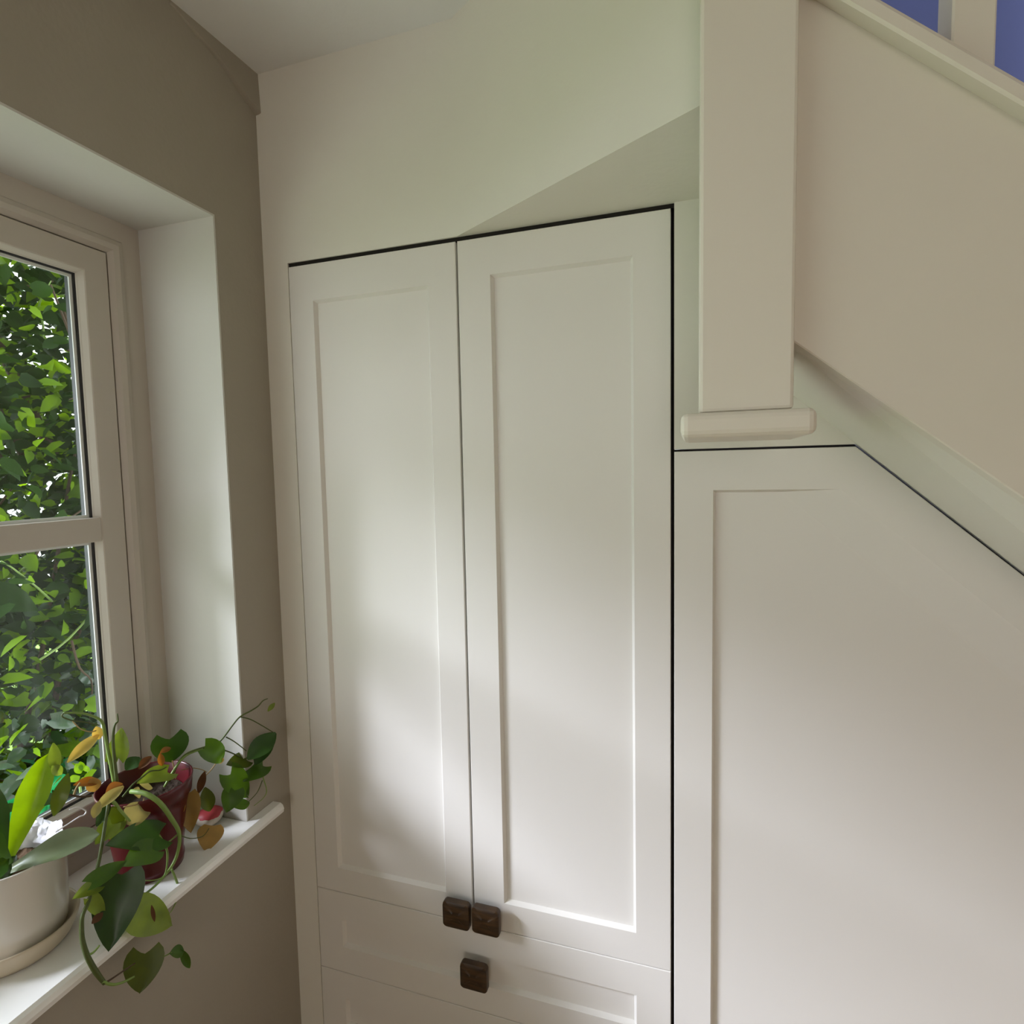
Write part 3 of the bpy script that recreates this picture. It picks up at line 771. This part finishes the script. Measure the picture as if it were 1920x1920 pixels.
# crumpled white film behind the leaves
def film_vf(c, rx, ry, z, h, seed, seg=26, rings=8):
    V, F = [], []
    for i in range(rings + 1):
        t = i / rings
        for s in range(seg + 1):
            a = -0.5 + 2.2 * s / seg
            r = 0.046 + 0.024 * t
            q = Vector((math.cos(a) * 4 + seed, math.sin(a) * 4, t * 3))
            x = c[0] + (r + 0.012 * noise.noise(q * 1.7)) * math.cos(a + 1.3)
            y = c[1] + (r + 0.012 * noise.noise(q * 2.1 + Vector((5, 0, 0)))) * math.sin(a + 1.3)
            V.append((x, y, z + h * t + 0.012 * t * noise.noise(q * 2.4 + Vector((0, 9, 0)))))
    for i in range(rings):
        for s in range(seg):
            a = i * (seg + 1) + s
            F.append((a, a + 1, a + seg + 2, a + seg + 1))
    return V, F
fo = mk('plastic_liner', *film_vf(OC, .05, .05, SILL + 0.125, 0.048, 3.0), M['film'], orc, smooth=True, fix=False)
fo['label'] = 'crumpled white plastic liner'
add_stem(orc, [(104, 1560, -.07), (128, 1545, -.066), (148, 1532, -.06), (158, 1528, -.058), (161, 1520, -.058), (146, 1514, -.06), (130, 1518, -.062)], .0012, 'film', name='plastic_tie')

# ------------------------------------------------------------------ painted pebble by the reveal
pb = sight(393, 1530, -0.075)
PC = Vector((-0.075, pb.y, SILL + 0.017))
bm = bmesh.new()
bmesh.ops.create_icosphere(bm, subdivisions=4, radius=1)
for v in bm.verts:
    n3 = v.co.normalized()
    s = 1 + 0.07 * noise.noise(n3 * 1.6)
    v.co = Vector((n3.x * 0.027 * s, n3.y * 0.029 * s, max(-0.0168, n3.z * 0.0178 * s)))
me = bpy.data.meshes.new('pebble'); bm.to_mesh(me); bm.free()
for p in me.polygons: p.use_smooth = True
me.materials.append(M['pebble'])
peb = bpy.data.objects.new('painted_pebble', me); peb.location = PC; COL.objects.link(peb)
tag(peb, 'rounded cream pebble with a red top beside the red pot', 'pebble')

# ------------------------------------------------------------------ outside: ground, shrub, tub
struct(box('ground_garden', -9, -0.30, -7, 7, -0.2, -0.12, M['lawn']), 'green lawn outside the window')
struct(box('ground_bounce', -2.6, -0.30, -5, 1.2, -0.12, -0.09, M['bounce_paving']), 'pale bounce surface added outside the window')

tb = root('garden_tub', (-1.28, 0.075, -0.12), 'bright green plastic tub outside the window', 'tub')
prof = [(0.15, -0.1195), (0.175, -0.115), (0.18, 0.0), (0.205, 0.52), (0.222, 0.535), (0.222, 0.56), (0.205, 0.565), (0.198, 0.55), (0.170, 0.0), (0.16, -0.06)]
tub = mk('body', *lathe_vf((-1.28, 0.075), prof, 40), M['green_tub'], tb, smooth=True)
for k in range(20):
    a = 2 * math.pi * k / 20
    r0_, r1_ = 0.181, 0.204
    v, f = tube_vf([(-1.28 + r0_ * math.cos(a), 0.075 + r0_ * math.sin(a), 0.0), (-1.28 + r1_ * math.cos(a), 0.075 + r1_ * math.sin(a), 0.52)], 0.006, 6, 2)
    mk('rib', v, f, M['green_tub'], tb, smooth=True)

random.seed(21)
shrub = root('climbing_shrub', (-1.45, 0.55, -0.12), 'dense leafy green shrub filling the view through the window', 'shrub')
# branches
for k in range(26):
    x = random.uniform(-2.1, -1.05); y = random.uniform(0.0, 1.5); h = random.uniform(1.6, 3.1)
    p = Vector((x, y, -0.12)); pts = [p]
    lean = Vector((random.uniform(-.25, .25), random.uniform(-.25, .2), 1))
    for s in range(6):
        p = p + lean * (h / 6) + Vector((random.uniform(-.1, .1), random.uniform(-.1, .1), 0)); pts.append(p)
    v, f = tube_vf(pts, [0.013 - 0.0017 * i for i in range(7)], 6, 3)
    mk('branch', v, f, M['twig'], shrub, smooth=True, fix=False)
# thin wandering tendrils that show against the light
for k in range(22):
    a = sight(random.uniform(-20, 200), random.uniform(450, 1350), random.uniform(-1.3, -0.95))
    pts = [a]
    dirv = Vector((random.uniform(-.4, .4), random.uniform(-1, 1), random.uniform(-1, 1))).normalized()
    for s in range(4):
        pts.append(pts[-1] + dirv * random.uniform(.06, .14) + Vector((random.uniform(-.04, .04), random.uniform(-.04, .04), random.uniform(-.04, .04))))
    v, f = tube_vf(pts, [.004, .0035, .003, .0022, .0015], 5, 3)
    mk('twig', v, f, M['twig'] if k % 3 else M['stem_green'], shrub, smooth=True, fix=False)

def simple_leaf(ln, wd, fold, curl, notch):
    V = [(0, 0, 0)]; 
    rows = [(0.10, 0.55), (0.32, 1.0), (0.6, 0.82), (0.84, 0.36)]
    for u, ww in rows:
        for s in (-1, 0, 1):
            lz = fold * wd * abs(s) * ww * 0.5 - curl * ln * u * u
            V.append(((u - (notch * abs(s) * (1 - u) ** 3)) * ln, s * ww * wd / 2, lz))
    V.append((ln, 0, -curl * ln))
    F = [(0, 2, 1), (0, 3, 2)]
    for i in range(3):
        a = 1 + i * 3
        F += [(a, a + 1, a + 4, a + 3), (a + 1, a + 2, a + 5, a + 4)]
    F += [(10, 11, 13), (11, 12, 13)]
    return V, F
LM = []
for mname in ('shrub_a', 'shrub_b', 'shrub_c'):
    for var in range(2):
        v, f = simple_leaf(1.0, (0.58, 0.72)[var], (0.25, 0.4)[var], (0.12, 0.25)[var], (0.1, 0.35)[var])
        me = bpy.data.meshes.new('shrub_leaf'); me.from_pydata(v, [], f)
        for p in me.polygons: p.use_smooth = True
        me.materials.append(M[mname]); LM.append(me)

def leaf_frame():
    yaw = random.uniform(0, 2 * math.pi)
    d = Vector((math.cos(yaw), math.sin(yaw), random.uniform(-0.9, 0.25))).normalized()
    nrm = Vector((random.uniform(-1, 1), random.uniform(-1, 1), random.uniform(0.0, 1.3)))
    nrm = (nrm - d * nrm.dot(d)).normalized()
    return Matrix((d, nrm.cross(d), nrm)).transposed()

# the nearest leaves, one by one
sroot = WLOC[shrub.name]
nl = 0
while nl < 290:
    X = random.uniform(-1.35, -0.85)
    px, py = random.uniform(-60, 230), random.uniform(420, 1560)
    p = sight(px, py, X)
    if p.z < -0.05: continue
    low = py > 1130
    q = random.random()
    mi = (4 + random.randrange(2)) if (low and q < 0.45) else (random.randrange(2) if q < 0.72 else 2 + random.randrange(2))
    o = bpy.data.objects.new('leaf', LM[mi])
    s = random.uniform(0.035, 0.075) if nl > 40 else random.uniform(0.075, 0.12)
    o.matrix_local = Matrix.Translation(p - sroot) @ leaf_frame().to_4x4() @ Matrix.Diagonal((s, s, s, 1))
    COL.objects.link(o); o.parent = shrub
    nl += 1

# the mass behind them
def foliage(name, count, region, mat_pick, parent, smin, smax, seedv, dens=None):
    random.seed(seedv)
    V, F, MI = [], [], []
    k = 0
    while k < count:
        p = Vector((random.uniform(*region[0]), random.uniform(*region[1]), random.uniform(*region[2])))
        if dens and not dens(p): continue
        R = leaf_frame(); s = random.uniform(smin, smax)
        lv, lf = simple_leaf(s, s * random.uniform(.55, .75), .3, random.uniform(.05, .3), random.uniform(0, .3))
        n = len(V)
        V += [p + R @ Vector(a) for a in lv]
        F += [tuple(i + n for i in q) for q in lf]
        MI += [mat_pick(p)] * len(lf)
        k += 1
    me = bpy.data.meshes.new(name)
    c = WLOC[parent.name]
    me.from_pydata([v - c for v in V], [], F)
    for mm in ('shrub_a', 'shrub_b', 'shrub_c'): me.materials.append(M[mm])
    me.polygons.foreach_set('material_index', MI)
    me.polygons.foreach_set('use_smooth', [True] * len(F))
    o = bpy.data.objects.new(name, me); COL.objects.link(o); o.parent = parent
    o['kind'] = 'stuff'
    return o

def pick(p):
    q = random.random()
    if p.z < 0.9 and q < 0.4: return 2
    return 0 if q < 0.68 else 1
def dens(p):
    d = noise.noise(p * 2.3) * 0.5 + 0.5
    thin = 0.30 if p.z > 1.75 else (0.42 if p.z > 1.2 else 0.6)
    return random.random() < thin + 0.5 * d
foliage('foliage', 24000, ((-2.1, -1.0), (-0.1, 1.6), (-0.1, 3.0)), pick, shrub, 0.03, 0.085, 5, dens)

# unseen boughs added over the window to block the upper sunlight
foliage('sun_blocking_foliage', 5200, ((-1.7, -0.55), (-3.2, -0.35), (1.9, 3.5)), lambda p: 0 if random.random() < .5 else 1, shrub, 0.07, 0.13, 11, lambda p: p.z > 1.99 + 0.58 * (-0.5 - p.x))
for k in range(5):  # limbs for the added sun-blocking foliage
    y = -0.4 - 0.6 * k
    v, f = tube_vf([(-1.6, 0.6 - 0.1 * k, 1.6), (-1.4, 0.2 - 0.2 * k, 2.25), (-1.1, -0.2 - 0.5 * k, 2.5), (-0.9, y - 0.3, 2.45)], [.02, .018, .013, .006], 6)
    mk('branch', v, f, M['twig'], shrub, smooth=True, fix=False)

# small weed leaves at the foot of the glass
wd_ = root('garden_weed', tuple(sight(148, 1470, -0.62)[:2]) + (-0.12,), 'small pale green weed just outside the glass', 'weed')
wb = sight(150, 1475, -0.62)
v, f = tube_vf([(wb.x, wb.y, -0.12), (wb.x + .03, wb.y - .01, 0.3), tuple(wb)], [.006, .005, .003], 6)
mk('stem', v, f, M['stem_green'], wd_, smooth=True, fix=False)
for (b, t, ww) in (((150, 1456), (128, 1465), 16), ((152, 1450), (142, 1432), 15), ((156, 1444), (168, 1440), 14), ((154, 1458), (158, 1470), 14), ((154, 1446), (150, 1428), 12)):
    add_leaf(wd_, b, t, -0.62, ww, 'shrub_b', kind='lance', up=0.5)
